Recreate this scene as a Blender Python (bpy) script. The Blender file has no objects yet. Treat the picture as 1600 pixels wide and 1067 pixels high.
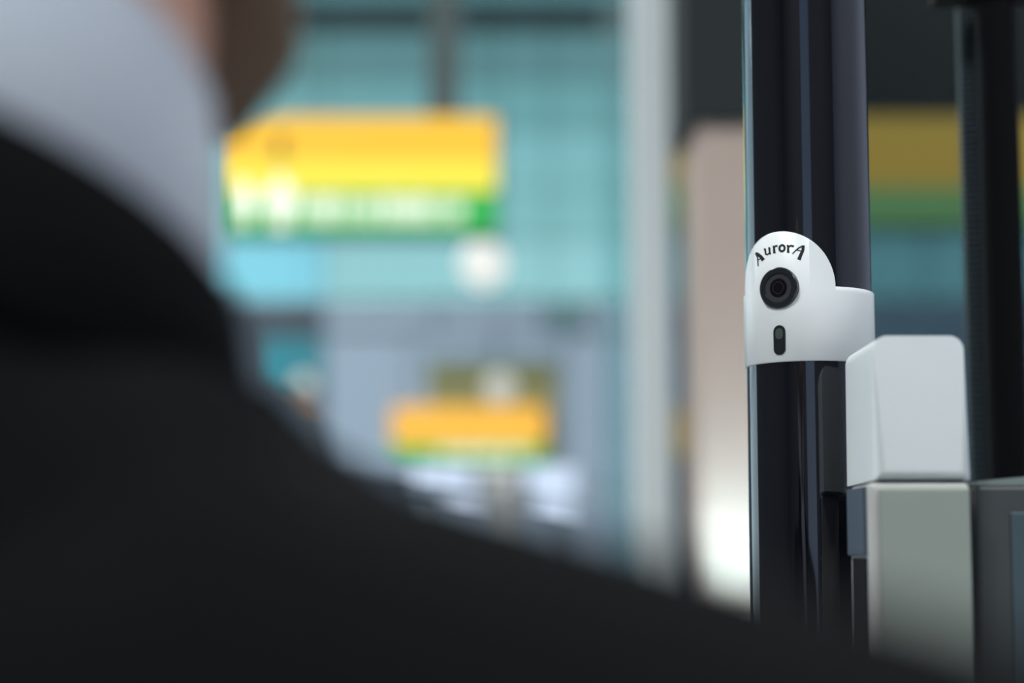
import bpy, bmesh, math, random
from mathutils import Vector, Matrix
random.seed(7)
SC = bpy.context.scene
COL = SC.collection
PI = math.pi

# ------------------------------------------------------------------ camera
FPX = 3000.0                      # focal length in pixels of the 1600 px frame
PITCH = math.radians(6.6)
EYE = Vector((0, 0, 1.45))
cam_d = bpy.data.cameras.new('camera')
cam_d.sensor_width = 36.0
cam_d.lens = FPX / 1600 * 36.0
cam_d.dof.use_dof = True
cam_d.dof.focus_distance = 1.50
cam_d.dof.aperture_fstop = 2.1
cam_d.clip_start = 0.02
cam_d.clip_end = 400
cam = bpy.data.objects.new('camera', cam_d)
cam.location = EYE
cam.rotation_euler = (PI / 2 + PITCH, 0, 0)
COL.objects.link(cam)
SC.camera = cam

# ------------------------------------------------------------------ sky
W = bpy.data.worlds.new('sky')
SC.world = W
W.use_nodes = True
nt = W.node_tree
nt.nodes.clear()
tc = nt.nodes.new('ShaderNodeTexCoord')
sep = nt.nodes.new('ShaderNodeSeparateXYZ')
nt.links.new(tc.outputs['Generated'], sep.inputs[0])
rmp = nt.nodes.new('ShaderNodeValToRGB')
rmp.color_ramp.elements[0].position = 0.0
rmp.color_ramp.elements[0].color = (0.80, 0.93, 1.0, 1)
rmp.color_ramp.elements[1].position = 1.0
rmp.color_ramp.elements[1].color = (0.18, 0.34, 0.55, 1)
e = rmp.color_ramp.elements.new(0.12); e.color = (0.74, 0.90, 0.98, 1)
e = rmp.color_ramp.elements.new(0.35); e.color = (0.42, 0.62, 0.78, 1)
nt.links.new(sep.outputs['Z'], rmp.inputs[0])
bg = nt.nodes.new('ShaderNodeBackground')
bg.inputs['Strength'].default_value = 1.8
nt.links.new(rmp.outputs[0], bg.inputs[0])
wo = nt.nodes.new('ShaderNodeOutputWorld')
nt.links.new(bg.outputs[0], wo.inputs[0])

# ------------------------------------------------------------------ added ceiling lights, out of view, brightening the hall (one under each panel)
CEIL_Z = 9.6
LIGHT_SPOTS = [(-4.5, -3.5, 1.42), (-4.5, 6.0, 0.6), (-4.5, 17.5, 1.2), (4.5, -3.5, 0.8), (4.5, 6.0, 0.6), (4.5, 17.5, 1.2)]
for (lx, ly, lp) in LIGHT_SPOTS:
    ld = bpy.data.lights.new('added_ceiling_light', 'AREA')
    ld.shape = 'RECTANGLE'; ld.size = 2.6; ld.size_y = 2.6
    ld.energy = 700 * lp
    ld.color = (0.95, 1.0, 0.965)
    lo = bpy.data.objects.new('added_ceiling_light', ld)
    lo.location = (lx, ly, CEIL_Z - 0.16)
    COL.objects.link(lo)

SC.view_settings.view_transform = 'Standard'
SC.view_settings.look = 'None'
SC.view_settings.exposure = 0.0
SC.view_settings.gamma = 1.0
SC.view_settings.use_curve_mapping = False

# ------------------------------------------------------------------ helpers
def at(px, py, D):
    """world point on the ray of a photo pixel at depth D along +Y"""
    u = (px - 800) / FPX; v = (533.5 - py) / FPX
    d = Vector((u, math.cos(PITCH) - v * math.sin(PITCH), math.sin(PITCH) + v * math.cos(PITCH)))
    return EYE + d * (D / d.y)

def srgb(r, g, b):
    f = lambda c: c / 12.92 if c <= 0.04045 else ((c + 0.055) / 1.055) ** 2.4
    return (f(r / 255), f(g / 255), f(b / 255), 1)

MATS = {}
def mat(name, col, rough=0.5, metal=0.0, spec=0.5, noise=0.06, nscale=20.0, coat=0.0, bump=0.0, emit=0.0, stretch=(1, 1, 1), alpha_glass=None):
    if name in MATS: return MATS[name]
    m = bpy.data.materials.new(name); m.use_nodes = True
    t = m.node_tree; b = t.nodes['Principled BSDF']
    c = col if len(col) == 4 else (*col, 1)
    co = t.nodes.new('ShaderNodeTexCoord')
    mp = t.nodes.new('ShaderNodeMapping'); mp.inputs['Scale'].default_value = stretch
    t.links.new(co.outputs['Object'], mp.inputs[0])
    nz = t.nodes.new('ShaderNodeTexNoise'); nz.inputs['Scale'].default_value = nscale; nz.inputs['Detail'].default_value = 4
    t.links.new(mp.outputs[0], nz.inputs['Vector'])
    mx = t.nodes.new('ShaderNodeMix'); mx.data_type = 'RGBA'
    mx.inputs['A'].default_value = (c[0] * (1 - noise), c[1] * (1 - noise), c[2] * (1 - noise), 1)
    mx.inputs['B'].default_value = (min(1, c[0] * (1 + noise)), min(1, c[1] * (1 + noise)), min(1, c[2] * (1 + noise)), 1)
    t.links.new(nz.outputs['Fac'], mx.inputs['Factor'])
    if emit: b.inputs['Base Color'].default_value = (c[0] * .2, c[1] * .2, c[2] * .2, 1)   # lamp covers: dense, mostly glowing
    else: t.links.new(mx.outputs['Result'], b.inputs['Base Color'])
    b.inputs['Roughness'].default_value = rough
    b.inputs['Metallic'].default_value = metal
    b.inputs['Specular IOR Level'].default_value = spec
    b.inputs['Coat Weight'].default_value = coat
    b.inputs['Coat Roughness'].default_value = 0.05
    if bump:
        bp = t.nodes.new('ShaderNodeBump'); bp.inputs['Strength'].default_value = bump; bp.inputs['Distance'].default_value = 0.002
        t.links.new(nz.outputs['Fac'], bp.inputs['Height']); t.links.new(bp.outputs[0], b.inputs['Normal'])
    if emit:
        t.links.new(mx.outputs['Result'], b.inputs['Emission Color'])
        b.inputs['Emission Strength'].default_value = emit
    MATS[name] = m
    return m

def glass(name, tint, refl=0.015, rough=0.4):
    """thin architectural glass: tinted see-through pane with a surface reflection"""
    if name in MATS: return MATS[name]
    tint = [math.sqrt(c) for c in tint]            # light crosses two faces of each pane
    m = bpy.data.materials.new(name); m.use_nodes = True
    t = m.node_tree; t.nodes.clear()
    o = t.nodes.new('ShaderNodeOutputMaterial')
    tr = t.nodes.new('ShaderNodeBsdfTransparent')
    nz = t.nodes.new('ShaderNodeTexNoise'); nz.inputs['Scale'].default_value = 0.4
    co = t.nodes.new('ShaderNodeTexCoord'); t.links.new(co.outputs['Object'], nz.inputs['Vector'])
    mx = t.nodes.new('ShaderNodeMix'); mx.data_type = 'RGBA'
    mx.inputs['A'].default_value = (tint[0] * .95, tint[1] * .95, tint[2] * .95, 1)
    mx.inputs['B'].default_value = (min(1, tint[0] * 1.05), min(1, tint[1] * 1.05), min(1, tint[2] * 1.05), 1)
    t.links.new(nz.outputs['Fac'], mx.inputs['Factor'])
    t.links.new(mx.outputs['Result'], tr.inputs[0])
    gl = t.nodes.new('ShaderNodeBsdfGlossy'); gl.inputs['Roughness'].default_value = rough
    gl.inputs['Color'].default_value = (0.9, 0.95, 0.95, 1)
    ms = t.nodes.new('ShaderNodeMixShader'); ms.inputs[0].default_value = refl
    t.links.new(tr.outputs[0], ms.inputs[1]); t.links.new(gl.outputs[0], ms.inputs[2])
    t.links.new(ms.outputs[0], o.inputs[0])
    MATS[name] = m
    return m

def link(name, me, m, parent=None):
    o = bpy.data.objects.new(name, me)
    if m and not me.materials: me.materials.append(m)
    COL.objects.link(o)
    if parent: o.parent = parent
    return o

def fin(bm, name, m, parent=None, smooth=False, loc=None):
    bmesh.ops.recalc_face_normals(bm, faces=bm.faces)
    me = bpy.data.meshes.new(name)
    if loc is not None:
        bmesh.ops.translate(bm, verts=bm.verts, vec=-Vector(loc))
    bm.to_mesh(me); bm.free()
    if smooth:
        for p in me.polygons: p.use_smooth = True
    o = link(name, me, m, parent)
    if loc is not None: o.location = loc
    return o

def tag(o, label=None, cat=None, group=None, kind=None):
    if label: o['label'] = label
    if cat: o['category'] = cat
    if group: o['group'] = group
    if kind: o['kind'] = kind
    return o

def empty(name, loc, label=None, cat=None, group=None, kind=None, rz=0):
    o = bpy.data.objects.new(name, None); COL.objects.link(o)
    o.location = loc; o.rotation_euler = (0, 0, rz); o.empty_display_size = 0.05
    return tag(o, label, cat, group, kind)

def child(name, bm, m, parent, smooth=False):
    """bm holds world coordinates; parent is an unrotated empty"""
    bmesh.ops.translate(bm, verts=bm.verts, vec=-Vector(parent.location))
    return fin(bm, name, m, parent, smooth)

def add_box(bm, x0, x1, y0, y1, z0, z1, bev=0.0, seg=2):
    vs = [bm.verts.new(p) for p in ((x0, y0, z0), (x1, y0, z0), (x1, y1, z0), (x0, y1, z0), (x0, y0, z1), (x1, y0, z1), (x1, y1, z1), (x0, y1, z1))]
    fs = [bm.faces.new([vs[i] for i in q]) for q in ((3, 2, 1, 0), (4, 5, 6, 7), (0, 1, 5, 4), (1, 2, 6, 5), (2, 3, 7, 6), (3, 0, 4, 7))]
    if bev:
        es = list({e for f in fs for e in f.edges})
        bmesh.ops.bevel(bm, geom=es, offset=bev, segments=seg, profile=0.5, affect='EDGES')
    return bm

def BX(*a, **k):
    return add_box(bmesh.new(), *a, **k)

def px_box(x0, y0, x1, y1, D, t, bev=0.0):
    """world box whose front face at depth D spans that photo rectangle"""
    ym = (y0 + y1) / 2; xm = (x0 + x1) / 2
    a = at(x0, ym, D); b = at(x1, ym, D); c = at(xm, y0, D); d = at(xm, y1, D)
    return (a.x, b.x, D, D + t, d.z, c.z)

def lathe(bm, prof, n=48, M=None, close=False):
    rings = []
    for (r, z) in prof:
        if r < 1e-6:
            rings.append([bm.verts.new((0, 0, z))])
        else:
            rings.append([bm.verts.new((r * math.cos(2 * PI * i / n), r * math.sin(2 * PI * i / n), z)) for i in range(n)])
    vs = [v for r in rings for v in r]
    for a, b in zip(rings[:-1], rings[1:]):
        for i in range(n):
            j = (i + 1) % n
            if len(a) == 1 and len(b) == 1: continue
            if len(a) == 1: bm.faces.new((a[0], b[i], b[j]))
            elif len(b) == 1: bm.faces.new((a[i], a[j], b[0]))
            else: bm.faces.new((a[i], a[j], b[j], b[i]))
    if M is not None:
        bmesh.ops.transform(bm, matrix=M, verts=vs)
    return bm

def tube(bm, pts, r, n=12):
    """round bar through points; r a number or a list"""
    pts = [Vector(p) for p in pts]
    rs = r if isinstance(r, (list, tuple)) else [r] * len(pts)
    rings = []
    for i, p in enumerate(pts):
        t = (pts[min(i + 1, len(pts) - 1)] - pts[max(i - 1, 0)]).normalized()
        up = Vector((0, 0, 1)) if abs(t.z) < 0.9 else Vector((1, 0, 0))
        a = t.cross(up).normalized(); b = t.cross(a)
        rings.append([bm.verts.new(p + (a * math.cos(2 * PI * k / n) + b * math.sin(2 * PI * k / n)) * rs[i]) for k in range(n)])
    for A, B in zip(rings[:-1], rings[1:]):
        for k in range(n):
            bm.faces.new((A[k], A[(k + 1) % n], B[(k + 1) % n], B[k]))
    bm.faces.new(rings[0][::-1]); bm.faces.new(rings[-1])
    return bm

def auto_smooth(o, ang=40):
    me = o.data
    bm = bmesh.new(); bm.from_mesh(me)
    for e in bm.edges:
        e.smooth = not (len(e.link_faces) == 2 and e.calc_face_angle(0) > math.radians(ang))
    bm.to_mesh(me); bm.free()

# ------------------------------------------------------------------ materials
M_floor = mat('grey_terrazzo', (0.30, 0.31, 0.32), rough=0.25, noise=0.25, nscale=60)
M_ceil = mat('white_ceiling', (0.55, 0.57, 0.58), rough=0.8)
M_wallg = mat('grey_plaster', (0.36, 0.38, 0.50), rough=0.7)
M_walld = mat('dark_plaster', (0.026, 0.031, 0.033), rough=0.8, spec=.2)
M_clad = mat('blue_grey_cladding', srgb(165, 180, 198), rough=0.5)
M_cladd = mat('slate_cladding', srgb(70, 80, 95), rough=0.45)
M_beam = mat('dark_grey_steel', srgb(70, 84, 88), rough=0.5)
M_frame = mat('window_frame_aluminium', srgb(120, 150, 155), rough=0.4, metal=0.3)
G_hi = glass('teal_glass_sky_top', (0.109, 0.192, 0.176))
G_mid = glass('teal_glass', (0.141, 0.268, 0.249))
G_lo = glass('teal_glass_sky_low', (0.236, 0.396, 0.383))
G_clear = glass('aqua_glass_clear', (0.190, 0.44, 0.49))
G_side = glass('clear_glass_blue', (0.82, 0.93, 1.0), refl=0.03, rough=0.05)
G_smoke = glass('smoked_glass', (0.20, 0.28, 0.31), refl=0.015)
M_black = mat('black_gloss_tube', (0.003, 0.0035, 0.007), rough=0.05, coat=0.8, noise=0.1, nscale=4)
M_blackp = mat('black_matt_plastic', (0.003, 0.0032, 0.004), rough=0.7, spec=0.1)
M_white = mat('white_moulded_plastic', (0.74, 0.77, 0.79), rough=0.38, noise=0.02)
M_sleeve = mat('white_satin_plastic', (0.86, 0.87, 0.89), rough=0.30, noise=0.02)
M_grey = mat('grey_green_metal', srgb(158, 165, 158), rough=0.42, metal=0.25, noise=0.10, nscale=9)
M_edge = mat('warm_grey_trim', srgb(196, 193, 190), rough=0.35, metal=0.15)  # lightened to paint in the highlight along the pedestal's edges
M_cab = mat('dark_grey_cabinet_metal', srgb(70, 74, 76), rough=0.45, metal=0.2)
M_cabtop = mat('grey_cabinet_top', srgb(125, 135, 134), rough=0.45, metal=0.2)
M_navy = mat('slate_plastic', srgb(62, 72, 88), rough=0.45)
M_ink = mat('black_ink', (0.008, 0.009, 0.012), rough=0.6, noise=0.02)

# ------------------------------------------------------------------ the hall
XL, XR, YB, YF = -13.0, 10.0, -9.0, 26.0
tag(fin(BX(XL - .3, XR + .3, YB - .3, YF + .5, -0.2, 0), 'floor', M_floor), kind='structure')
tag(fin(BX(XL - .3, XR + .3, YB - .3, YF + .5, CEIL_Z, CEIL_Z + .2), 'ceiling', M_ceil), kind='structure')
tag(fin(BX(XR, XR + .3, YB - .3, YF + .5, 0, CEIL_Z), 'wall_right', M_wallg), kind='structure')
WB0, WB1 = -2.9, 0.1                            # slot window added out of view for the pale streak on the post
bm = BX(XL, WB0, YB - .3, YB, 0, CEIL_Z); add_box(bm, WB1, XR, YB - .3, YB, 0, CEIL_Z); add_box(bm, WB0, WB1, YB - .3, YB, 0, .4)
tag(fin(bm, 'wall_back', mat('dark_grey_plaster', (0.09, 0.095, 0.11), rough=0.7)), kind='structure')
tag(fin(BX(XL - .3, XL, YB - .3, 10.0, 0, CEIL_Z), 'wall_left', mat('dark_grey_plaster', (0.09, 0.095, 0.11), rough=0.7)), kind='structure')
tag(fin(BX(XR - .02, XR, YB, YF, 0, .12, bev=.005), 'baseboard_right', M_beam), kind='structure')

def zp(py, D=YF): return at(800, py, D).z
def xp(px, py=400, D=YF): return at(px, py, D).x

# far wall: cladding below, a beam, glazing above
wf = tag(fin(BX(XL, XR, YF + .22, YF + .5, 0, zp(520)), 'wall_front', M_cladd), kind='structure')
edges = [XL] + [xp(p, 640) for p in (300, 398, 505, 640, 775, 880, 1000, 1160, 1320, 1480, 1640)] + [XR]
for i, (a, b) in enumerate(zip(edges[:-1], edges[1:])):
    if i == 2: continue
    mm = M_clad if i > 2 else M_cladd
    fin(BX(a + .015, b - .015, YF + .12, YF + .22, zp(760), zp(522), bev=.012), 'cladding_panel', mm, wf)
    fin(BX(a + .015, b - .015, YF + .12, YF + .22, 0.15, zp(760) - .03, bev=.012), 'cladding_panel', mm if i > 3 else M_cladd, wf)
# beam between cladding and glazing, as a row of fascia panels
bt = tag(fin(BX(XL, XR, YF + .10, YF + .42, zp(519), zp(474)), 'trim_1', M_cladd), kind='structure')
be = [XL] + [xp(p, 495) for p in (340, 505, 680, 850, 915, 1040, 1200, 1400)] + [XR]
for i, (a, b) in enumerate(zip(be[:-1], be[1:])):
    fin(BX(a + .02, b - .02, YF + .02, YF + .10, zp(516), zp(477), bev=.012), 'fascia_panel', M_cladd if i < 2 else (M_frame if i == 4 else M_clad), bt)
# small lower window with a teal pane left of the cladding
w2 = tag(fin(BX(edges[2] + .02, edges[3] - .02, YF + .15, YF + .22, zp(612), zp(522)), 'window_2', M_frame), kind='structure')
mpane = mat('teal_backed_glass', srgb(70, 150, 165), rough=0.1, coat=0.5)
fin(BX(edges[2] + .06, edges[3] - .06, YF + .12, YF + .15, zp(606), zp(528)), 'pane', mpane, w2)
# glazing
w1 = tag(fin(BX(XL, XR, YF + .10, YF + .30, zp(474), zp(474) + .08), 'window_1', M_frame), kind='structure')
rows = [(471, 372), (372, 290), (290, 200), (200, 120), (120, 42), (8, -70)]
gm = [G_lo, glass('teal_glass_sky_mid', (0.185, 0.339, 0.319)), glass('teal_glass_sky_mid', (0.185, 0.339, 0.319)), G_mid, G_hi, G_hi]  # tints darken upwards, putting the sky's falloff into the glass
cols = [XL] + [xp(p, 300) for p in (-250, 30, 290, 505, 860, 975, 1130, 1290, 1450, 1610)] + [XR]
for ri, (b0, t0) in enumerate(rows):
    for ci, (a, b) in enumerate(zip(cols[:-1], cols[1:])):
        g = gm[ri]
        if ri == 0 and ci == 3: g = G_clear
        z0 = zp(b0); z1 = zp(t0) if ri < 5 else CEIL_Z
        fin(BX(a + .006, b - .006, YF + .18, YF + .20, z0 + .004, z1 - .004), 'pane', g, w1)
for c in cols:
    fin(BX(c - .012, c + .012, YF + .20, YF + .30, zp(474), CEIL_Z), 'mullion', M_frame, w1)
for (b0, t0) in rows[1:5]:
    fin(BX(XL, XR, YF + .20, YF + .25, zp(b0) - .006, zp(b0) + .006), 'transom', M_frame, w1)
tag(fin(BX(XL, XR, YF - .15, YF + .35, zp(42), zp(8), bev=.03), 'trim_2', M_beam), kind='structure')
# side glazing on the left
w3 = tag(fin(BX(XL - .3, XL, 10.0, YF + .5, 0, .5), 'window_3', M_frame), kind='structure')
yc = [10.0 + i * 3.2 for i in range(6)]
for i, (a, b) in enumerate(zip(yc[:-1], yc[1:])):
    for (z0, z1) in ((.5, 3.5), (3.5, 6.5), (6.5, CEIL_Z)):
        fin(BX(XL - .16, XL - .14, a + .04, b - .04, z0 + .03, z1 - .03), 'pane', G_side, w3)
for c in yc:
    fin(BX(XL - .25, XL - .02, c - .06, c + .06, .5, CEIL_Z), 'mullion', M_frame, w3)
for z in (3.5, 6.5):
    fin(BX(XL - .22, XL - .06, 10.0, YF, z - .04, z + .04), 'transom', M_frame, w3)

# added slot window behind the camera, reflected as a streak in the post
w4 = tag(fin(BX(WB0, WB1, YB - .2, YB - .1, .4, .46), 'streak_window', M_frame), kind='structure')
for (z0, z1) in ((.46, 3.4), (3.4, 6.5), (6.5, CEIL_Z)):
    fin(BX(WB0 + .01, WB1 - .01, YB - .16, YB - .14, z0 + .01, z1 - .01), 'pane', glass('grey_tinted_glass', (0.34, 0.38, 0.50)), w4)
# glowing ceiling panels, out of view, made up to go with the added lights
M_diff = mat('lit_diffuser', (0.95, 0.97, 1.0), emit=2.0, noise=0.01)
names = ['above the entrance side left', 'above the left half nearest the gate', 'above the far left of the hall', 'above the entrance side right', 'above the right half nearest the gate', 'above the far right of the hall']
for (lx, ly, lp), nm in zip(LIGHT_SPOTS, names):
    r = empty('added_light_panel', (lx, ly, CEIL_Z), 'added unseen square white luminous ceiling panel ' + nm, 'ceiling light', 'added ceiling panels')
    child('frame', BX(lx - 1.4, lx + 1.4, ly - 1.4, ly + 1.4, CEIL_Z - .10, CEIL_Z, bev=.02), M_frame, r)
    child('diffuser', BX(lx - 1.3, lx + 1.3, ly - 1.3, ly + 1.3, CEIL_Z - .13, CEIL_Z - .10), M_diff, r)

# ------------------------------------------------------------------ dark soffit on the right
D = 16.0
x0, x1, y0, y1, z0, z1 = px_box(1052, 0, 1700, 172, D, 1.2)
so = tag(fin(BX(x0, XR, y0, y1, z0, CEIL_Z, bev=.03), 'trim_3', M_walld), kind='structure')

# ------------------------------------------------------------------ signs
E_yel = mat('backlit_yellow', srgb(255, 236, 70), emit=0.92, noise=0.03, nscale=1.5)
E_ora = mat('backlit_amber', srgb(255, 198, 48), emit=0.92, noise=0.03, nscale=1.5)
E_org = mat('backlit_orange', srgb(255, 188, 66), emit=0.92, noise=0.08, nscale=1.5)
E_grn = mat('backlit_green', srgb(40, 180, 78), emit=0.9, noise=0.03, nscale=1.5)
E_wht = mat('backlit_white', srgb(250, 250, 235), emit=1.2, noise=0.02)
M_signcase = mat('sign_case_grey', srgb(95, 105, 105), rough=0.9, spec=0.1)
M_signink = mat('sign_black', srgb(120, 95, 40), rough=0.6)

def sign(name, rect, split, D, t, label, mats, hang=None, cat='sign', mid=None):
    x0, x1, yy0, yy1, z0, z1 = px_box(*rect, D, t)
    xm = (rect[0] + rect[2]) / 2
    zs = at(xm, split, D).z
    r = empty(name, ((x0 + x1) / 2, D + t / 2, z0), label, cat)
    child('case', BX(x0 - .01, x1 + .01, D + .012, D + t, z0 - .01, z1 + .01, bev=.02), M_signcase, r)
    if mid:
        zm = at(xm, mid, D).z
        child('upper_face', BX(x0, x1, D, D + .012, zm, z1), mats[0], r)
        child('middle_face', BX(x0, x1, D, D + .012, zs, zm), mats[2], r)
    else:
        child('upper_face', BX(x0, x1, D, D + .012, zs, z1), mats[0], r)
    child('lower_face', BX(x0, x1, D, D + .012, z0, zs), mats[1], r)
    for hx in (hang or []):
        a = at(hx[0], rect[1], D).x; b = at(hx[1], rect[1], D).x
        child('hanger', BX(a, b, D + .03, D + .15, z1, CEIL_Z, bev=.01), M_signcase, r)
    return r

D1 = 12.0
s1 = sign('hanging_sign', (338, 182, 776, 362), 298, D1, .22,
          'large backlit yellow and green hanging sign with two white figures, beside the white shirt collar', (E_ora, E_grn, E_yel), [(668, 718)], mid=252)

def pictogram(cx, top, bot, D, parent, m):
    """standing figure: round head, shoulders, two legs"""
    h = bot - top
    bm = bmesh.new()
    c = at(cx, top + h * .12, D); R = h * .12 / FPX * D
    lathe(bm, [(0, 0), (R, 0), (R, .006), (0, .006)], 20, Matrix.Translation((c.x, D, c.z)) @ Matrix.Rotation(PI / 2, 4, 'X'))
    def bx(xa, ya, xb, yb):
        x0, x1, _, _, z0, z1 = px_box(xa, ya, xb, yb, D, .01)
        add_box(bm, x0, x1, D - .006, D, z0, z1, bev=.002, seg=1)
    bx(cx - h * .28, top + h * .25, cx + h * .28, top + h * .66)
    bx(cx - h * .17, top + h * .66, cx - h * .02, bot)
    bx(cx + h * .02, top + h * .66, cx + h * .17, bot)
    return child('figure', bm, m, parent)

pictogram(379, 282, 350, D1, s1, E_wht)
pictogram(438, 276, 356, D1, s1, E_wht)
# unreadable white lettering on the green strip: a row of bars as soft as in the photograph
bm = bmesh.new(); x = 470
while x < 722:
    w = random.choice((5, 7, 9)); t = random.choice((309, 313, 313))
    a = px_box(x, t, x + w, 345, D1, .01)
    add_box(bm, a[0], a[1], D1 - .004, D1, a[4], a[5])
    x += w + random.choice((3, 3, 4, 9))
child('lettering', bm, E_wht, s1)['kind'] = 'stuff'
bm = bmesh.new(); a = px_box(430, 212, 446, 250, D1, .01)
add_box(bm, a[0], a[1], D1 - .004, D1, a[4], a[5]); child('arrow_mark', bm, M_signink, s1)

D2 = 20.0
s2 = sign('hanging_sign', (612, 634, 852, 722), 696, D2, .2,
          'small far orange and green sign in front of the olive box, above the display screens', (E_org, E_grn))
bm = bmesh.new(); x = 690
while x < 830:
    w = random.choice((4, 5, 7)); a = px_box(x, 701, x + w, 717, D2, .01)
    add_box(bm, a[0], a[1], D2 - .004, D2, a[4], a[5]); x += w + random.choice((3, 4, 8))
child('lettering', bm, E_wht, s2)['kind'] = 'stuff'

D3 = 11.0  # large glowing sign built behind the glass in place of a reflection
sign_reflection = sign('hanging_sign', (1036, 182, 1660, 352), 292, D3, .2,
          'dim amber and green sign standing in for a reflection in the smoked glass screen', (E_org, mat('reflected_pale_green', srgb(150, 200, 120), emit=0.75)))
small_reflection = sign('post_sign', (1030, 640, 1084, 712), 700, D3, .12,
          'tiny orange sign standing in for a reflection at the edge of the smoked glass screen', (E_org, E_org))  # second reflection, built as a small glowing panel on an added post
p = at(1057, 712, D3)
child('post', BX(p.x - .025, p.x + .025, D3 + .03, D3 + .09, 0, p.z, bev=.005), M_signcase, small_reflection)

# olive housing the small sign is fixed to, on a pale pillar
M_olive = mat('olive_panel', srgb(128, 125, 82), rough=0.6)
x0, x1, yy0, yy1, z0, z1 = px_box(668, 568, 872, 722, D2 + .24, 1.0)
ob = empty('bulkhead_box', ((x0 + x1) / 2, D2 + .7, z0), 'olive boxed bulkhead behind the small orange sign', 'bulkhead')
child('box', BX(x0, x1, D2 + .24, D2 + 1.2, z0, z1, bev=.03), M_olive, ob)
child('cornice', BX(x0 - .05, x1 + .05, D2 + .21, D2 + 1.25, z1, z1 + .07, bev=.015), M_frame, ob)
M_pale = mat('pale_stone', srgb(190, 188, 185), rough=0.6)
pc = at(783, 740, D2 + .1)
bm = bmesh.new()
lathe(bm, [(0, 0), (.22, 0), (.22, .06), (.11, .10), (.12, pc.z * .55), (.20, pc.z - .10), (.20, pc.z + .05), (0, pc.z + .05)], 32, Matrix.Translation((pc.x, D2 + .05, 0)))
cp = empty('column', (pc.x, D2 + .05, 0), 'pale tapered column under the small orange sign', 'column')
child('shaft', bm, M_pale, cp, smooth=True)
bm = bmesh.new(); lathe(bm, [(0, 0), (.27, 0), (.27, .05), (.23, .058), (0, .058)], 32, Matrix.Translation((pc.x, D2 + .05, 0)))
child('base', bm, M_frame, cp)

# display screens either side of the column, two above and two below
E_scr = mat('lit_display', srgb(205, 222, 245), emit=1.1, noise=0.10, nscale=4)
def screen(rect, D, label, rz=0.0):
    x0, x1, yy0, yy1, z0, z1 = px_box(*rect, D, .08)
    cx = (x0 + x1) / 2; w = (x1 - x0) / 2; h = z1 - z0
    r = empty('display_screen', (cx, D, z0), label, 'screen', 'display screens under the small orange sign')
    r.rotation_euler = (0, rz, 0)
    fin(BX(-w - .02, w + .02, .012, .09, -.02, h + .02, bev=.012), 'casing', M_blackp, r)
    fin(BX(-w, w, 0, .014, 0, h), 'panel', E_scr, r)
    fin(BX(-.04, .04, .09, .40, h * .35, h * .65, bev=.008), 'bracket', M_signcase, r)
    return r
Ds = D2 - .1
screen((640, 730, 738, 778), Ds, 'upper bluish-white display screen left of the pale column', rz=.06)
screen((822, 730, 898, 774), Ds, 'upper bluish-white display screen right of the pale column', rz=.05)
screen((690, 787, 748, 824), Ds, 'lower bluish-white display screen left of the pale column', rz=.06)
screen((830, 782, 892, 826), Ds, 'lower bluish-white display screen right of the pale column', rz=.10)
bm = bmesh.new()
for py in (752, 803):
    a = at(640, py, D2); b = at(898, py, D2)
    add_box(bm, a.x, b.x, D2 + .30, D2 + .36, a.z - .03, a.z + .03, bev=.005)
for pxx in (668, 868):
    a = at(pxx, 752, D2); add_box(bm, a.x - .03, a.x + .03, D2 + .36, D2 + .42, 0, a.z + .08)
tag(fin(bm, 'screen_rack', M_signcase), 'dark steel rack carrying the display screens', 'rack')

# globe lamps
E_lamp = mat('lit_opal_globe', (0.95, 0.95, 0.90), emit=0.85, noise=0.01)
E_lamp2 = mat('lit_opal_globe_dim', (0.8, 0.8, 0.74), emit=0.6, noise=0.01)
def globe(px, py, rpx, D, label, m):
    c = at(px, py, D); R = rpx / FPX * D
    r = empty('pendant_lamp', (c.x, D, c.z), label, 'lamp', 'round pendant lamps')
    bm = bmesh.new(); bmesh.ops.create_uvsphere(bm, u_segments=32, v_segments=20, radius=R)
    fin(bm, 'globe', m, r, smooth=True)
    bm = bmesh.new(); lathe(bm, [(0, R * 1.25), (R * .3, R * 1.2), (R * .42, R * .85), (0, R * .85)], 24)
    fin(bm, 'fitting', M_signcase, r)
    bm = bmesh.new(); tube(bm, [(0, 0, R * 1.2), (0, 0, CEIL_Z - c.z)], .006, 8)
    fin(bm, 'cord', M_blackp, r)
globe(755, 413, 37, 14.0, 'bright round white lamp just under the large yellow sign', E_lamp)
globe(781, 606, 24, 19.0, 'round white lamp directly above the small orange sign', E_lamp2)
globe(474, 600, 16, 21.0, 'small faint lamp at the far left beside the shoulder', E_lamp2)
s5 = sign('post_sign', (452, 632, 490, 646), 645, 21.0, .1, 'faint little amber strip sign next to the dark shoulder', (mat('dim_amber', srgb(170, 120, 70), emit=.5), E_org))
p = at(471, 646, 21.0)
child('post', BX(p.x - .03, p.x + .03, 21.03, 21.09, 0, p.z, bev=.005), M_signcase, s5)

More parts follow.
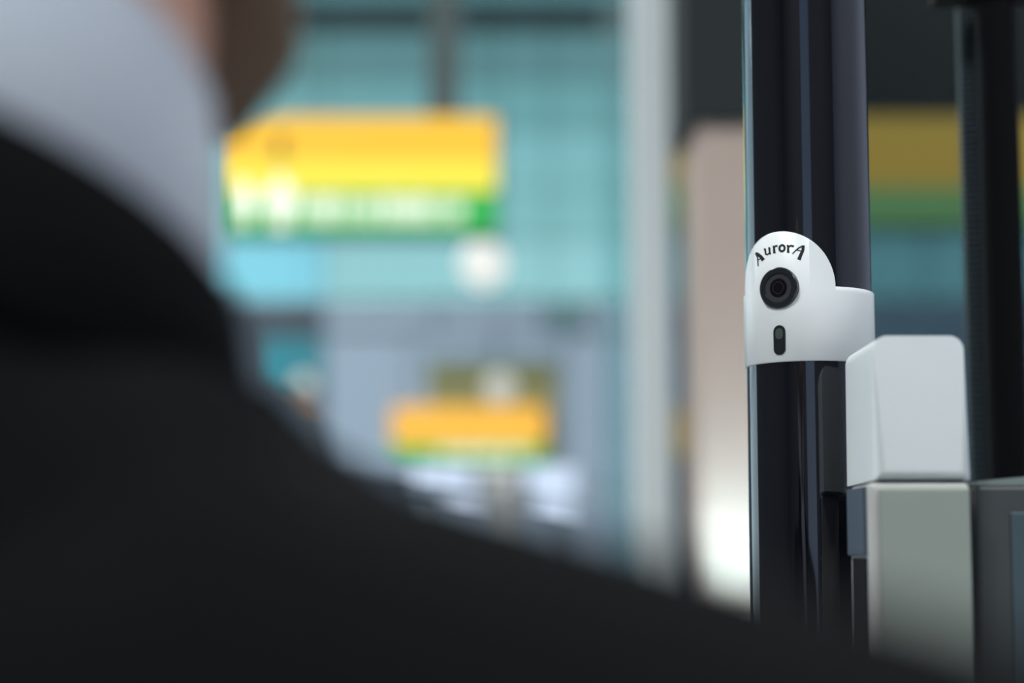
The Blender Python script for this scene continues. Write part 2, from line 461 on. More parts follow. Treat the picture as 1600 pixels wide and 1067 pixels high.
# ------------------------------------------------------------------ glass screen with a white post, beige pillar
DG = 6.0
M_post = mat('white_powder_coat', srgb(238, 244, 246), rough=0.45)
a = at(986, 400, DG).x; b = at(1046, 400, DG).x; c = at(940, 400, DG).x; d = at(1760, 400, DG).x
gp = empty('glass_screen', (a, DG, 0), 'tall smoked glass screen with a white post at its left edge', 'glass screen')
child('post', BX(a, b, DG - .05, DG + .07, 0, 3.9, bev=.012), M_post, gp)
G_fin = glass('aqua_glass_fin', (0.62, 0.86, 0.86), refl=0.12)
child('fin_pane', BX(c, a, DG, DG + .012, .05, 3.85), G_fin, gp)
child('pane', BX(b, d, DG, DG + .012, .05, 3.85), G_smoke, gp)
child('base_rail', BX(c, d, DG - .03, DG + .05, 0, .06, bev=.006), M_signcase, gp)
child('top_rail', BX(c, d, DG - .03, DG + .05, 3.84, 3.9, bev=.006), M_signcase, gp)

M_beige = mat('warm_beige_plaster', srgb(186, 164, 154), rough=0.7)
DP = 5.2
x0, x1, yy0, yy1, z0, z1 = px_box(1090, 190, 1262, 880, DP, .36)
pl = empty('pillar', ((x0 + x1) / 2, DP + .18, 0), 'warm beige square pillar behind the black camera post', 'pillar')
child('shaft', BX(x0, x1, DP, DP + .36, 0, z1, bev=.012), M_beige, pl)
child('capital', BX(x0 - .04, x1 + .02, DP - .04, DP + .40, z1, 4.2, bev=.01), M_walld, pl)
child('plinth', BX(x0 - .015, x1 + .015, DP - .015, DP + .375, 0, .12, bev=.006), M_beam, pl)
# added lamp, hidden from view, brightening the foot of the pillar
wz = at(1150, 985, DP).z; wx = at(1150, 985, DP).x
wl = empty('added_uplighter', (wx, DP, wz), 'added small white uplighter, hidden from view, low on the beige pillar', 'lamp')
bm = bmesh.new()
lathe(bm, [(0, -.10), (.035, -.10), (.06, -.02), (.085, .0), (.085, .004), (.06, -.012), (.03, -.06), (0, -.06)], 32, Matrix.Translation((0, -.20, 0)))
fin(bm, 'bowl', M_post, wl, smooth=True)
fin(BX(-.02, .02, -.17, 0, -.09, -.06, bev=.006), 'bracket', M_post, wl)
bm = bmesh.new(); bmesh.ops.create_uvsphere(bm, u_segments=16, v_segments=10, radius=.022, matrix=Matrix.Translation((0, -.20, -.035)))
fin(bm, 'bulb', E_wht, wl, smooth=True)
ld = bpy.data.lights.new('added_uplight', 'AREA'); ld.shape = 'DISK'; ld.size = .11; ld.energy = 6.5; ld.color = (0.60, 0.92, 1.0)
lo = bpy.data.objects.new('added_uplight', ld); lo.rotation_euler = (PI, 0, 0); lo.location = (wx, DP - .20, wz + .002); COL.objects.link(lo)

# ------------------------------------------------------------------ black camera post with the face camera
DPOLE = 1.55
PXC, RP = 1264.0, 100.0
pc = at(PXC, 500, DPOLE); PC = Vector((pc.x, DPOLE, 0))
S = math.hypot(PC.x, PC.y)                       # horizontal distance
SCL = FPX / DPOLE
R0 = RP / SCL * 0.985
post = empty('camera_post', PC, 'tall glossy black round post carrying the white camera sleeve', 'post')
bm = bmesh.new(); lathe(bm, [(0, .012), (R0, .012), (R0, 2.42), (0, 2.42)], 128); o = fin(bm, 'tube', M_black, post, smooth=True); auto_smooth(o)
bm = bmesh.new(); lathe(bm, [(0, 2.42), (R0 * 1.02, 2.42), (R0 * 1.02, 2.44), (R0 * .9, 2.452), (0, 2.456)], 64); fin(bm, 'cap', M_blackp, post)
bm = bmesh.new(); lathe(bm, [(0, 0), (.078, 0), (.078, .010), (.074, .014), (0, .014)], 64); fin(bm, 'base_plate', M_blackp, post)
for k in range(4):
    bm = bmesh.new(); an = PI / 4 + k * PI / 2
    lathe(bm, [(0, .014), (.009, .014), (.009, .021), (0, .022)], 6, Matrix.Translation((.063 * math.cos(an), .063 * math.sin(an), 0)))
    fin(bm, 'bolt', M_edge, post)

toward = Vector((-PC.x, -PC.y, 0)).normalized()
right = Vector((-toward.y, toward.x, 0)).normalized()
if right.x < 0: right = -right
RS = R0 + 0.0016                                  # outer radius of the sleeve
def cyl(phi, z, r=RS):
    return PC + (right * math.sin(phi) + toward * math.cos(phi)) * r + Vector((0, 0, z))
def phi_of(px): return math.asin(max(-1, min(1, (px - PXC) / 102.0)))
def z_of(py, D=DPOLE - .045): return at(PXC, py, D).z
ZT = z_of(449); ZB = z_of(565); PHI0 = phi_of(1219); HALF = math.radians(50)
ARCH = z_of(361) - ZT
fc = empty('face_camera', (PC.x, PC.y, ZB), 'white camera sleeve with arched tab and round black lens, clipped round the black post', 'camera')

def cchild(name, bm, m, smooth=False, parent=None):
    bmesh.ops.translate(bm, verts=bm.verts, vec=-Vector(fc.location))
    return fin(bm, name, m, parent or fc, smooth)

# sleeve: a wrap-around band whose top edge rises in a half circle
def ztop(phi):
    d = (phi - PHI0 + PI) % (2 * PI) - PI
    t = d / HALF
    return ZT + (ARCH * math.sqrt(max(0, 1 - t * t)) if abs(t) < 1 else 0)
N = 360
angs = []
for i in range(N): angs.append(-PI + 2 * PI * i / N)
for k in range(0, 41):
    angs += [PHI0 + HALF * math.sin(PI / 2 * k / 40) * 0.99999, PHI0 - HALF * math.sin(PI / 2 * k / 40) * 0.99999]
angs += [PHI0 + HALF * 1.0002, PHI0 - HALF * 1.0002]
angs = [((a + PI) % (2 * PI)) - PI for a in angs]
angs = sorted(set(round(a, 6) for a in angs))
bm = bmesh.new(); rings = []
ch = 0.0007
for a in angs:
    zt = ztop(a)
    rings.append([bm.verts.new(v) for v in (cyl(a, ZB, R0 + .0001), cyl(a, ZB, RS - ch), cyl(a, ZB + ch, RS), cyl(a, ZT - .004, RS), cyl(a, zt - ch, RS), cyl(a, zt, RS - ch), cyl(a, zt, R0 + .0001))])
for A, B in zip(rings, rings[1:] + rings[:1]):
    for k in range(6): bm.faces.new((A[k], B[k], B[k + 1], A[k + 1]))
sl = cchild('sleeve', bm, M_sleeve, smooth=True)
sl.data.shade_smooth() if hasattr(sl.data, 'shade_smooth') else None
# lens
ZL = z_of(449.5)
nrm = (right * math.sin(PHI0) + toward * math.cos(PHI0)).normalized()
tan = Vector((0, 0, 1)).cross(nrm).normalized()
ML = Matrix(((tan.x, 0, nrm.x, 0), (tan.y, 0, nrm.y, 0), (tan.z, 1, nrm.z, 0), (0, 0, 0, 1)))
LC = PC + nrm * RS + Vector((0, 0, ZL))
ML = Matrix.Translation(LC) @ ML
RL = 31.5 / SCL * 1.02
M_ring = mat('black_lens_ring', (0.012, 0.013, 0.017), rough=0.28, coat=0.3)
M_ring2 = mat('dark_grey_lens_barrel', (0.035, 0.036, 0.046), rough=0.6, spec=0.2)
M_lens = mat('coated_lens_glass', (0.006, 0.004, 0.007), rough=0.15, spec=0.3)
bm = bmesh.new(); lathe(bm, [(RL, -.004), (RL, .0010), (RL * .95, .0018), (RL * .72, .0018), (RL * .68, .0008), (RL * .68, -.004)], 64, ML); ring = cchild('lens_ring', bm, M_ring, True)
bm = bmesh.new(); lathe(bm, [(RL * .69, -.001), (RL * .69, .0009), (RL * .46, .0008), (RL * .46, -.004)], 64, ML); auto_smooth(cchild('lens_barrel', bm, M_ring2, True))
bm = bmesh.new(); lathe(bm, [(RL * .47, .0006), (RL * .40, .0008), (RL * .25, .0011), (RL * .12, .0013), (0, .0013)], 48, ML); cchild('lens', bm, M_lens, True)
bm = bmesh.new(); lathe(bm, [(RL * .30, .0009), (RL * .30, .0013), (RL * .26, .0014), (RL * .26, .0010)], 48, ML); cchild('iris_ring', bm, mat('matt_iris', (.02, .02, .024), rough=.8, spec=.1), True)
# sensor slot
def slot(name, cx, cy, w, h, m, off, parent=None):
    bm = bmesh.new(); zc = z_of(cy); hw = w / 2 / SCL; hh = h / 2 / SCL
    pts = []
    for k in range(24):
        an = 2 * PI * k / 24; x = hw * math.cos(an); z = (hh - hw) * (1 if math.sin(an) >= 0 else -1) + hw * math.sin(an)
        pts.append((x, z))
    f = [bm.verts.new(LC - Vector((0, 0, ZL)) + tan * x + nrm * off + Vector((0, 0, zc + z))) for x, z in pts]
    b = [bm.verts.new(LC - Vector((0, 0, ZL)) + tan * x - nrm * .003 + Vector((0, 0, zc + z))) for x, z in pts]
    bm.faces.new(f)
    for i in range(24): bm.faces.new((f[i], b[i], b[(i + 1) % 24], f[(i + 1) % 24]))
    return cchild(name, bm, m)
slot('sensor_window', 1218, 531, 20, 46, M_ring, .0007)
M_sens = mat('grey_green_sensor', srgb(70, 76, 74), rough=0.3)
slot('sensor_chip', 1218, 521, 13, 17, M_sens, .0009)
slot('sensor_chip', 1218, 542, 13, 15, mat('black_sensor', srgb(32, 34, 36), rough=.3), .0009)

# printed name along the arch: six letters as ink strokes wrapped on the sleeve
def ink(strokes):
    bm = bmesh.new()
    for pts, w0, w1 in strokes:
        P = [(1170 + x / 15.238, 365 + y / 15.238) for x, y in pts]
        Q = []
        for (p, q) in zip(P[:-1], P[1:]):
            for k in range(6): Q.append((p[0] + (q[0] - p[0]) * k / 6, p[1] + (q[1] - p[1]) * k / 6))
        Q.append(P[-1])
        prev = None
        for i, (x, y) in enumerate(Q):
            a = Q[max(i - 1, 0)]; b = Q[min(i + 1, len(Q) - 1)]
            dx, dy = b[0] - a[0], b[1] - a[1]; L = math.hypot(dx, dy) or 1
            w = w0 + (w1 - w0) * i / (len(Q) - 1)
            nx, ny = -dy / L * w / 2, dx / L * w / 2
            v = [bm.verts.new(cyl(phi_of(x + s * nx), z_of(y + s * ny), RS + .00012)) for s in (1, -1)]
            if prev: bm.faces.new((prev[0], prev[1], v[1], v[0]))
            prev = v
    return bm
def oval(cx, cy, rx, ry): return [(cx + rx * math.cos(2 * PI * k / 16), cy + ry * math.sin(2 * PI * k / 16)) for k in range(17)]
letters = [
    [([(205, 365), (250, 395), (330, 480), (395, 580)], 3.2, 5.8), ([(215, 375), (255, 480), (265, 700)], 3.0, 1.8), ([(250, 560), (340, 520)], 1.6, 1.6)],
    [([(410, 315), (440, 325), (452, 440), (495, 462), (540, 425)], 3.2, 2.2), ([(515, 305), (540, 310), (548, 445), (575, 452)], 3.6, 2.6)],
    [([(618, 285), (648, 283), (655, 440)], 2.6, 3.8), ([(655, 320), (690, 275), (735, 285)], 2.2, 3.4), ([(628, 440), (690, 438)], 1.6, 1.6)],
    [(oval(838, 348, 62, 74), 3.4, 3.4)],
    [([(945, 295), (980, 295), (980, 455)], 2.6, 3.8), ([(985, 345), (1035, 300), (1115, 325)], 2.2, 3.6), ([(950, 455), (1015, 458)], 1.6, 1.6)],
    [([(1075, 500), (1160, 420), (1230, 365), (1325, 325)], 1.8, 2.6), ([(1335, 310), (1320, 430), (1260, 560), (1225, 650)], 4.2, 5.8), ([(1185, 415), (1300, 450)], 1.6, 1.6)],
]
for L in letters: cchild('letter', ink(L), M_ink)

# ------------------------------------------------------------------ white reader head on its grey pedestal
DN = 1.34; DEP = 0.112
def rounded_profile_box(x0, x1, y0, y1, z0, z1, rx, rz_):
    """box with big rounded vertical-plane top corners and soft edges"""
    bm = bmesh.new()
    prof = []
    for k in range(13):
        an = PI / 2 * k / 12
        prof.append((x1 - rx + rx * math.sin(an), z1 - rx + rx * math.cos(an)))
    right_ = prof
    left_ = [(x0 + x1 - x, z) for x, z in reversed(prof)]
    P = left_ + right_ + [(x1 + .0035, z0), (x0 - .0005, z0)]
    f = [bm.verts.new((x, y0, z)) for x, z in P]; b = [bm.verts.new((x, y1, z)) for x, z in P]
    ff = bm.faces.new(f[::-1]); bf = bm.faces.new(b)
    n = len(P)
    for i in range(n): bm.faces.new((f[i], f[(i + 1) % n], b[(i + 1) % n], b[i]))
    es = [e for e in ff.edges]
    bmesh.ops.bevel(bm, geom=es, offset=rz_, segments=5, profile=.5, affect='EDGES')
    return bm
hx0 = at(1366, 640, DN).x; hx1 = at(1507, 600, DN).x
hz1 = zp(526, DN + .006); hz0 = zp(752, DN)
rd = empty('scanner_head', ((hx0 + hx1) / 2, DN + DEP / 2, hz0), 'white rounded plastic scanner head on the grey pedestal', 'scanner')
o = child('shell', rounded_profile_box(hx0, hx1, DN, DN + DEP, hz0 + .001, hz1, .010, .008), M_white, rd, smooth=True)
auto_smooth(o)
auto_smooth(sl, 50); auto_smooth(ring, 40)
child('base_gasket', BX(hx0 + .003, hx1 - .002, DN + .004, DN + DEP - .004, hz0 - .0008, hz0 + .0012), M_beam, rd)

gx0 = at(1362, 900, DN).x; gx1 = at(1521, 900, DN).x
gz1 = hz0 - .0008
pd = empty('pedestal', ((gx0 + gx1) / 2, DN + DEP / 2, 0), 'grey-green metal pedestal under the white scanner head', 'pedestal')
child('body', BX(gx0, gx1, DN + .002, DN + .082, 0, gz1, bev=.004, seg=3), M_edge, pd)
child('front_panel', BX(gx0 + .0065, gx1 - .0012, DN - .003, DN + .0025, .12, gz1 - .0035, bev=.0022, seg=3), M_grey, pd)
child('side_cover', BX(gx0 - .0025, gx0 + .001, DN + .014, DN + .080, zp(868, DN + .06), gz1 - .002, bev=.001), M_navy, pd)
child('side_recess', BX(gx0 - .0012, gx0 + .001, DN + .014, DN + .068, .12, zp(872, DN + .06), bev=.0005), M_blackp, pd)
child('foot', BX(gx0 - .01, gx1 + .01, DN - .012, DN + .09, 0, .02, bev=.004), M_cab, pd)

# dark cabinet at the right edge, its top sloping up to the back
DC = 1.36
cx0 = at(1528, 850, DC).x; cx1 = cx0 + .30
cz = zp(758, DC)
cb = empty('gate_cabinet', ((cx0 + cx1) / 2, DC + .15, 0), 'dark grey metal cabinet right of the pedestal with a sloping top', 'cabinet')
child('body', BX(cx0, cx1, DC, DC + .32, .10, cz, bev=.003), M_cab, cb)
bm = bmesh.new()
zr = .016
P = [(cx0 + .001, DC + .001, cz), (cx1 - .001, DC + .001, cz), (cx1 - .001, DC + .319, cz), (cx0 + .001, DC + .319, cz),
     (cx0 + .001, DC + .001, cz + .003), (cx1 - .001, DC + .001, cz + .030), (cx1 - .001, DC + .319, cz + .030), (cx0 + .001, DC + .319, cz + .003)]
vs = [bm.verts.new(p) for p in P]
for q in ((3, 2, 1, 0), (4, 5, 6, 7), (0, 1, 5, 4), (1, 2, 6, 5), (2, 3, 7, 6), (3, 0, 4, 7)): bm.faces.new([vs[i] for i in q])
child('top_cover', bm, M_cabtop, cb)
wx0 = at(1580, 850, DC).x
M_wnd = mat('blue_grey_window_plastic', srgb(66, 80, 88), rough=0.4)
child('window_panel', BX(wx0, cx1 - .03, DC - .002, DC + .002, .7, zp(800, DC), bev=.001), M_wnd, cb)
child('plinth', BX(cx0 + .01, cx1 - .01, DC + .015, DC + .30, 0, .10), M_blackp, cb)

# black corrugated conduit and the black post beside it
DH = 1.95
hp = at(1529, 380, DH); hr = 26 / FPX * DH
cd = empty('corrugated_conduit', (hp.x, DH, 0), 'black ribbed flexible conduit running up beside the black post', 'conduit')
bm = bmesh.new(); prof = [(0, 0.02)]; z = 0.02; pitch = 9.6 / FPX * DH
while z < 2.30:
    prof += [(hr * .88, z), (hr * .88, z + pitch * .3), (hr, z + pitch * .45), (hr, z + pitch * .85)]; z += pitch
prof.append((0, z))
lathe(bm, prof, 20); fin(bm, 'ribbed_hose', mat('ribbed_dark_rubber', srgb(34, 44, 50), rough=.4), cd)
bp = at(1566, 380, DH - .06); br = 31 / FPX * (DH - .06)
bk = empty('support_post', (bp.x, DH - .06, 0), 'plain matt black post at the right edge, in front of the ribbed conduit', 'post')
bm = bmesh.new(); lathe(bm, [(0, .01), (br, .01), (br, 2.30), (0, 2.30)], 48); o = fin(bm, 'tube', M_blackp, bk, smooth=True); auto_smooth(o)
bm = bmesh.new(); lathe(bm, [(0, 0), (.075, 0), (.075, .008), (.07, .012), (0, .012)], 32); fin(bm, 'base_plate', M_blackp, bk)
zc = zp(8, DH)
bm = bmesh.new(); lathe(bm, [(br, -.006), (br + .006, -.006), (br + .006, .006), (br, .006)], 48, Matrix.Translation((0, 0, zc - .004)))
add_box(bm, -.060, -.01, .004, .030, zc - .012, zc - .001); add_box(bm, .005, .048, -.01, .02, zc - .014, zc + .002)
fin(bm, 'clamp', M_blackp, bk)

# ------------------------------------------------------------------ the person at the left, seen over the right shoulder
PO = Vector((-0.18, 0.70, 0.0)); PSI = math.radians(45)
Fv = Vector((math.cos(PSI), math.sin(PSI), 0)); Rv = Vector((math.sin(PSI), -math.cos(PSI), 0))
def L(r, f, z): return PO + Rv * r + Fv * f + Vector((0, 0, z))
def LH(r, f, z): return L(r, f - .016, z)          # points of the head

def capsule(bm, a, ra, b, rb, n=12):
    t = bmesh.new()
    for c, r in ((a, ra), (b, rb)):
        for i in range(n + 1):
            th = PI * i / n
            for j in range(n * 2):
                p = PI * j / n
                t.verts.new(Vector(c) + Vector((math.sin(th) * math.cos(p), math.sin(th) * math.sin(p), math.cos(th))) * r)
                if i in (0, n): break
    res = bmesh.ops.convex_hull(t, input=t.verts)
    junk = list({g for g in res['geom_interior'] + res['geom_unused'] if isinstance(g, bmesh.types.BMVert)})
    bmesh.ops.delete(t, geom=junk, context='VERTS')
    me = bpy.data.meshes.new('tmp'); t.to_mesh(me); t.free()
    bm.from_mesh(me); bpy.data.meshes.remove(me)

def hull(bm, balls, n=10):
    """convex hull of several ellipsoids (centre, (rr, rf, rz)) in person axes"""
    t = bmesh.new()
    for c, rad in balls:
        if not isinstance(rad, (tuple, list)): rad = (rad, rad, rad)
        for i in range(n + 1):
            th = PI * i / n
            for j in range(n * 2):
                p = PI * j / n
                t.verts.new(Vector(c) + Rv * (math.sin(th) * math.cos(p) * rad[0]) + Fv * (math.sin(th) * math.sin(p) * rad[1]) + Vector((0, 0, math.cos(th) * rad[2])))
                if i in (0, n): break
    res = bmesh.ops.convex_hull(t, input=t.verts)
    junk = list({g for g in res['geom_interior'] + res['geom_unused'] if isinstance(g, bmesh.types.BMVert)})
    bmesh.ops.delete(t, geom=junk, context='VERTS')
    me = bpy.data.meshes.new('tmp'); t.to_mesh(me); t.free()
    bm.from_mesh(me); bpy.data.meshes.remove(me)

def remeshed(bm, name, voxel, m, smooth_iter=6, parent=None):
    bmesh.ops.translate(bm, verts=bm.verts, vec=-PO)
    bmesh.ops.recalc_face_normals(bm, faces=bm.faces)
    me = bpy.data.meshes.new(name); bm.to_mesh(me); bm.free()
    o = bpy.data.objects.new(name, me); COL.objects.link(o)
    rm = o.modifiers.new('r', 'REMESH'); rm.mode = 'VOXEL'; rm.voxel_size = voxel; rm.use_smooth_shade = True
    if smooth_iter:
        s = o.modifiers.new('s', 'SMOOTH'); s.factor = .5; s.iterations = smooth_iter
    dg = bpy.context.evaluated_depsgraph_get(); dg.update()
    new = bpy.data.meshes.new_from_object(o.evaluated_get(dg))
    o.modifiers.clear(); o.data = new; bpy.data.meshes.remove(me)
    new.materials.clear(); new.materials.append(m)
    for p in new.polygons: p.use_smooth = True
    if parent: o.parent = parent
    else: o.location = PO
    return o

M_skin = mat('skin', srgb(196, 150, 132), rough=0.5, noise=0.05, nscale=40)
M_suit = mat('black_suit_wool', (0.0056, 0.0059, 0.0068), rough=0.95, spec=0.03, noise=0.2, nscale=300, bump=0.3)
M_shirt = mat('white_shirt_cotton', (0.45, 0.48, 0.56), rough=0.8, noise=0.04, nscale=200)
M_hair = mat('brown_hair', srgb(118, 93, 74), rough=0.7, noise=0.3, nscale=120, stretch=(1, 1, .2))
M_shoe = mat('black_leather', (0.012, 0.011, 0.010), rough=0.25, coat=.3)

SH_R = L(.188, .0, 1.397); EL_R = L(.430, -.045, 1.373); WR_R = L(.275, .13, 1.16)
SH_L = L(-.185, -.005, 1.42); EL_L = L(-.27, -.03, 1.13); WR_L = L(-.27, .08, .90)

def hand(bm, w, d, side, palm_n):
    """palm and five bent fingers from wrist w along d; palm_n is the palm's normal"""
    d = d.normalized(); n = (palm_n - d * palm_n.dot(d)).normalized(); s = d.cross(n).normalized() * side
    capsule(bm, w - d * .03, .024, w + d * .02, .022, 8)
    for k in range(4):
        o = (k - 1.5) * .0195
        kn = w + d * (.092 - abs(k - 1.2) * .006) + s * o
        capsule(bm, w + d * .015 + s * o * .7, .0125, kn, .0115, 8)
        ln = (.042, .047, .044, .034)[k]
        a = kn + (d * .92 + n * .38).normalized() * ln
        b = a + (d * .72 + n * .70).normalized() * ln * .62
        c = b + (d * .45 + n * .9).normalized() * ln * .48
        capsule(bm, kn, .0095, a, .0086, 8); capsule(bm, a, .0086, b, .0079, 8); capsule(bm, b, .0079, c, .0070, 8)
    t0 = w + d * .03 - s * .026; t1 = t0 + (d * .7 - s * .6 + n * .3).normalized() * .042
    t2 = t1 + (d * .9 - s * .15 + n * .35).normalized() * .034; t3 = t2 + (d * .9 + s * .1 + n * .4).normalized() * .024
    capsule(bm, t0, .014, t1, .0115, 8); capsule(bm, t1, .0115, t2, .0098, 8); capsule(bm, t2, .0098, t3, .0082, 8)

# body: head, neck, trunk core, arms, hands and legs as one surface
bm = bmesh.new()
HC = LH(0, .030, 1.770)
hull(bm, [(HC, (.073, .093, .098)), (LH(0, .045, 1.72), (.062, .075, .06))])
hull(bm, [(LH(0, .060, 1.705), (.056, .06, .05)), (LH(0, .076, 1.668), (.026, .022, .022))])      # jaw and chin
hull(bm, [(LH(0, .128, 1.752), .008), (LH(0, .146, 1.718), .011), (LH(.010, .132, 1.712), .009), (LH(-.010, .132, 1.712), .009)], 6)  # nose
for s in (1, -1):
    hull(bm, [(LH(s * .074, .012, 1.755), (.008, .016, .026)), (LH(s * .080, .002, 1.768), (.005, .012, .012))], 6)   # ears
    hull(bm, [(LH(s * .030, .118, 1.772), (.022, .012, .008))], 6)                                  # brow
hull(bm, [(LH(0, .124, 1.690), (.024, .010, .007))], 6); hull(bm, [(LH(0, .122, 1.680), (.020, .010, .007))], 6)   # lips
capsule(bm, L(0, -.004, 1.52), .058, L(0, .022, 1.70), .054)
hull(bm, [(L(.10, 0, 1.42), .06), (L(-.10, 0, 1.42), .06), (L(0, .01, 1.20), (.13, .09, .1)), (L(0, 0, 1.02), (.15, .10, .08))])
for s in (1, -1):
    capsule(bm, L(s * .09, 0, .95), .075, L(s * .10, .01, .52), .052); capsule(bm, L(s * .10, .01, .52), .052, L(s * .105, -.02, .10), .038)
    capsule(bm, L(s * .105, -.03, .06), .03, L(s * .115, .12, .045), .025)
capsule(bm, SH_R, .045, EL_R, .038); capsule(bm, EL_R, .036, WR_R, .024)
capsule(bm, SH_L, .045, EL_L, .038); capsule(bm, EL_L, .036, WR_L, .024)
hand(bm, WR_R, (L(.16, .17, 1.10) - WR_R), 1, -Rv)
hand(bm, WR_L, (L(-.26, .13, .75) - WR_L), -1, Rv)
person = remeshed(bm, 'person', .0042, M_skin, 4)
tag(person, 'person in black suit and white shirt collar, shoulder filling the lower left foreground', 'person')

def wear(name, bm, m, parent=person):
    bmesh.ops.translate(bm, verts=bm.verts, vec=-PO)
    return fin(bm, name, m, parent, True)

# jacket
bm = bmesh.new()
hull(bm, [(L(.135, 0, 1.39), (.085, .105, .085)), (L(-.135, 0, 1.39), (.085, .105, .085)), (L(0, .02, 1.30), (.19, .145, .12)), (L(0, .02, 1.12), (.175, .135, .1))])
hull(bm, [(L(0, .02, 1.14), (.175, .135, .1)), (L(0, .01, .86), (.195, .145, .06))])
for s, sh in ((1, SH_R), (-1, SH_L)):
    hull(bm, [(L(0, -.045, 1.535), (.066, .042, .035)), (L(0, -.005, 1.505), (.085, .080, .035)), (L(s * .04, -.01, 1.46), (.08, .09, .05))])
    hull(bm, [(L(s * .035, -.012, 1.508), (.055, .065, .03)), (L(s * .138, .022, 1.431), (.055, .075, .048)), (L(s * .03, .0, 1.42), (.06, .10, .05))])
    capsule(bm, L(s * .12, 0, 1.42), .070, sh, .076)
capsule(bm, SH_R, .078, EL_R, .062, 14); capsule(bm, EL_R, .058, WR_R - (WR_R - EL_R) * .06, .040, 14)
capsule(bm, SH_L, .072, EL_L, .060, 14); capsule(bm, EL_L, .058, WR_L - (WR_L - EL_L) * .06, .040, 14)
jk = remeshed(bm, 'suit_jacket', .0075, M_suit, 7, person)

# collars: tilted rings round the neck
TILT = 0.47
def collar(name, r_in, r_out, z_lo, z_hi, gap, m, parent, ty=1.0, flare=0.0, drop=0.0):
    """open ring; gap = half opening angle at the throat; ring tilts down to the front"""
    bm = bmesh.new(); n = 72; rows_ = []
    for i in range(n + 1):
        an = gap + (2 * PI - 2 * gap) * i / n               # 0 = front
        front = (1 + math.cos(an)) / 2
        cr, cf = math.sin(an), math.cos(an) * 1.08
        def P(r, zz): return L(cr * r, cf * r - .006, zz - TILT * cf * r - drop * front ** 3)
        rows_.append([bm.verts.new(v) for v in (P(r_in, z_lo), P(r_in - .001, (z_lo + z_hi) / 2), P(r_in - .002 , z_hi), P(r_in + .002, z_hi + .002), P(r_out, z_hi - .004), P(r_out + flare * .5, (z_lo + z_hi) / 2), P(r_out + flare, z_lo), P(r_out + flare - .002, z_lo - .002))])
    for A, B in zip(rows_[:-1], rows_[1:]):
        for k in range(8): bm.faces.new((A[k], B[k], B[(k + 1) % 8], A[(k + 1) % 8]))
    bm.faces.new(rows_[0][::-1]); bm.faces.new(rows_[-1])
    return wear(name, bm, m, parent)
bm = bmesh.new()
hull(bm, [(L(0, .035, 1.50), (.055, .055, .04)), (L(0, .125, 1.34), (.07, .03, .06)), (L(0, .14, 1.20), (.04, .02, .05))])
shirt = remeshed(bm, 'shirt', .006, M_shirt, 3, person)
collar('shirt_collar', .064, .070, 1.552, 1.652, .30, M_shirt, shirt, flare=.006)
collar('jacket_collar', .073, .081, 1.506, 1.577, .75, M_suit, jk, flare=.012)
# lapels, buttons, tie
for s in (1, -1):
    bm = bmesh.new()
    P = [L(s * .060, .055, 1.515), L(s * .105, .075, 1.47), L(s * .115, .125, 1.40), L(s * .075, .150, 1.36), L(s * .015, .170, 1.16), L(s * .035, .150, 1.36), L(s * .045, .105, 1.46)]
    f = [bm.verts.new(p + Fv * .012) for p in P]; b = [bm.verts.new(p - Fv * .004) for p in P]
    bm.faces.new(f); bm.faces.new(b[::-1])
    for i in range(7): bm.faces.new((f[i], b[i], b[(i + 1) % 7], f[(i + 1) % 7]))
    wear('lapel', bm, M_suit, jk)
for z in (1.15, 1.05):
    bm = bmesh.new(); c = L(.015, .166, z)
    lathe(bm, [(0, 0), (.009, 0), (.009, .004), (0, .005)], 16, Matrix.Translation(c) @ Fv.to_track_quat('Z', 'Y').to_matrix().to_4x4()); wear('button', bm, M_blackp, jk)
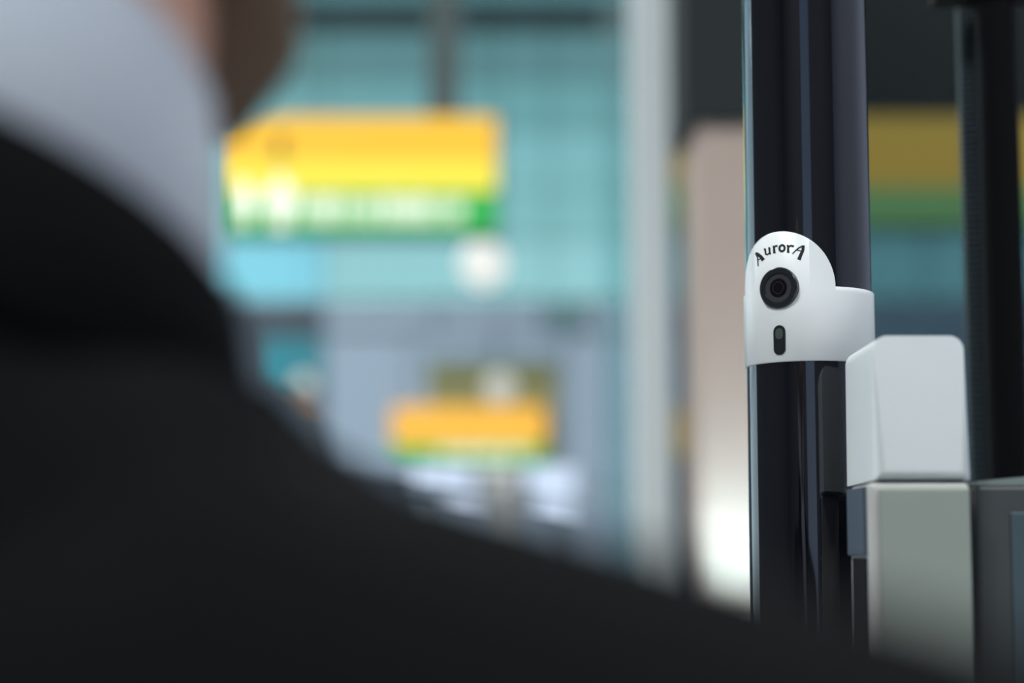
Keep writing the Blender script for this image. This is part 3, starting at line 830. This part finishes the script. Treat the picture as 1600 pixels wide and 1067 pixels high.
# trousers and shoes
bm = bmesh.new()
hull(bm, [(L(0, 0, .98), (.17, .12, .06)), (L(.09, 0, .86), (.09, .11, .06)), (L(-.09, 0, .86), (.09, .11, .06))])
for s in (1, -1):
    capsule(bm, L(s * .09, 0, .88), .095, L(s * .10, .015, .52), .075); capsule(bm, L(s * .10, .015, .52), .075, L(s * .105, -.015, .13), .060)
remeshed(bm, 'trousers', .008, M_suit, 6, person)
for s in (1, -1):
    bm = bmesh.new()
    hull(bm, [(L(s * .105, -.045, .045), (.036, .04, .042)), (L(s * .115, .15, .030), (.042, .05, .028)), (L(s * .105, 0, .07), (.036, .05, .03))])
    hull(bm, [(L(s * .105, -.05, .008), (.036, .036, .008)), (L(s * .115, .15, .008), (.044, .052, .008))])
    remeshed(bm, 'shoe', .005, M_shoe, 3, person)
# hair, beard, eyes
bm = bmesh.new()
hull(bm, [(LH(0, .016, 1.790), (.082, .096, .090)), (LH(0, -.020, 1.760), (.080, .066, .085))])
hull(bm, [(LH(0, -.030, 1.735), (.074, .050, .075)), (LH(0, -.035, 1.70), (.055, .035, .05))])
remeshed(bm, 'hair', .005, M_hair, 3, person)
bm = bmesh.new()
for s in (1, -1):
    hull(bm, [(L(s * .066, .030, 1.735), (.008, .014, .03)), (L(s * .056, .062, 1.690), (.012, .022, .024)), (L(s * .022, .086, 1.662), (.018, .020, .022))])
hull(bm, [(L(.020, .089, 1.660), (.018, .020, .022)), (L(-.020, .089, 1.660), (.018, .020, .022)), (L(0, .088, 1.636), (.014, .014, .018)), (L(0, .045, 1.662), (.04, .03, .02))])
remeshed(bm, 'jaw_shade', .004, M_hair, 2, person)  # hair-brown mass painting in the shade under the jaw
M_eye = mat('eye_white', (0.7, 0.7, 0.7), rough=.2); M_iris = mat('brown_iris', (.06, .03, .015), rough=.1)
for s in (1, -1):
    bm = bmesh.new(); c = LH(s * .031, .108, 1.758)
    bmesh.ops.create_uvsphere(bm, u_segments=16, v_segments=10, radius=.0125, matrix=Matrix.Translation(c)); ey = wear('eye', bm, M_eye)
    bm = bmesh.new(); bmesh.ops.create_uvsphere(bm, u_segments=12, v_segments=8, radius=.006, matrix=Matrix.Translation(c + Fv * .0075)); wear('iris', bm, M_iris, ey)
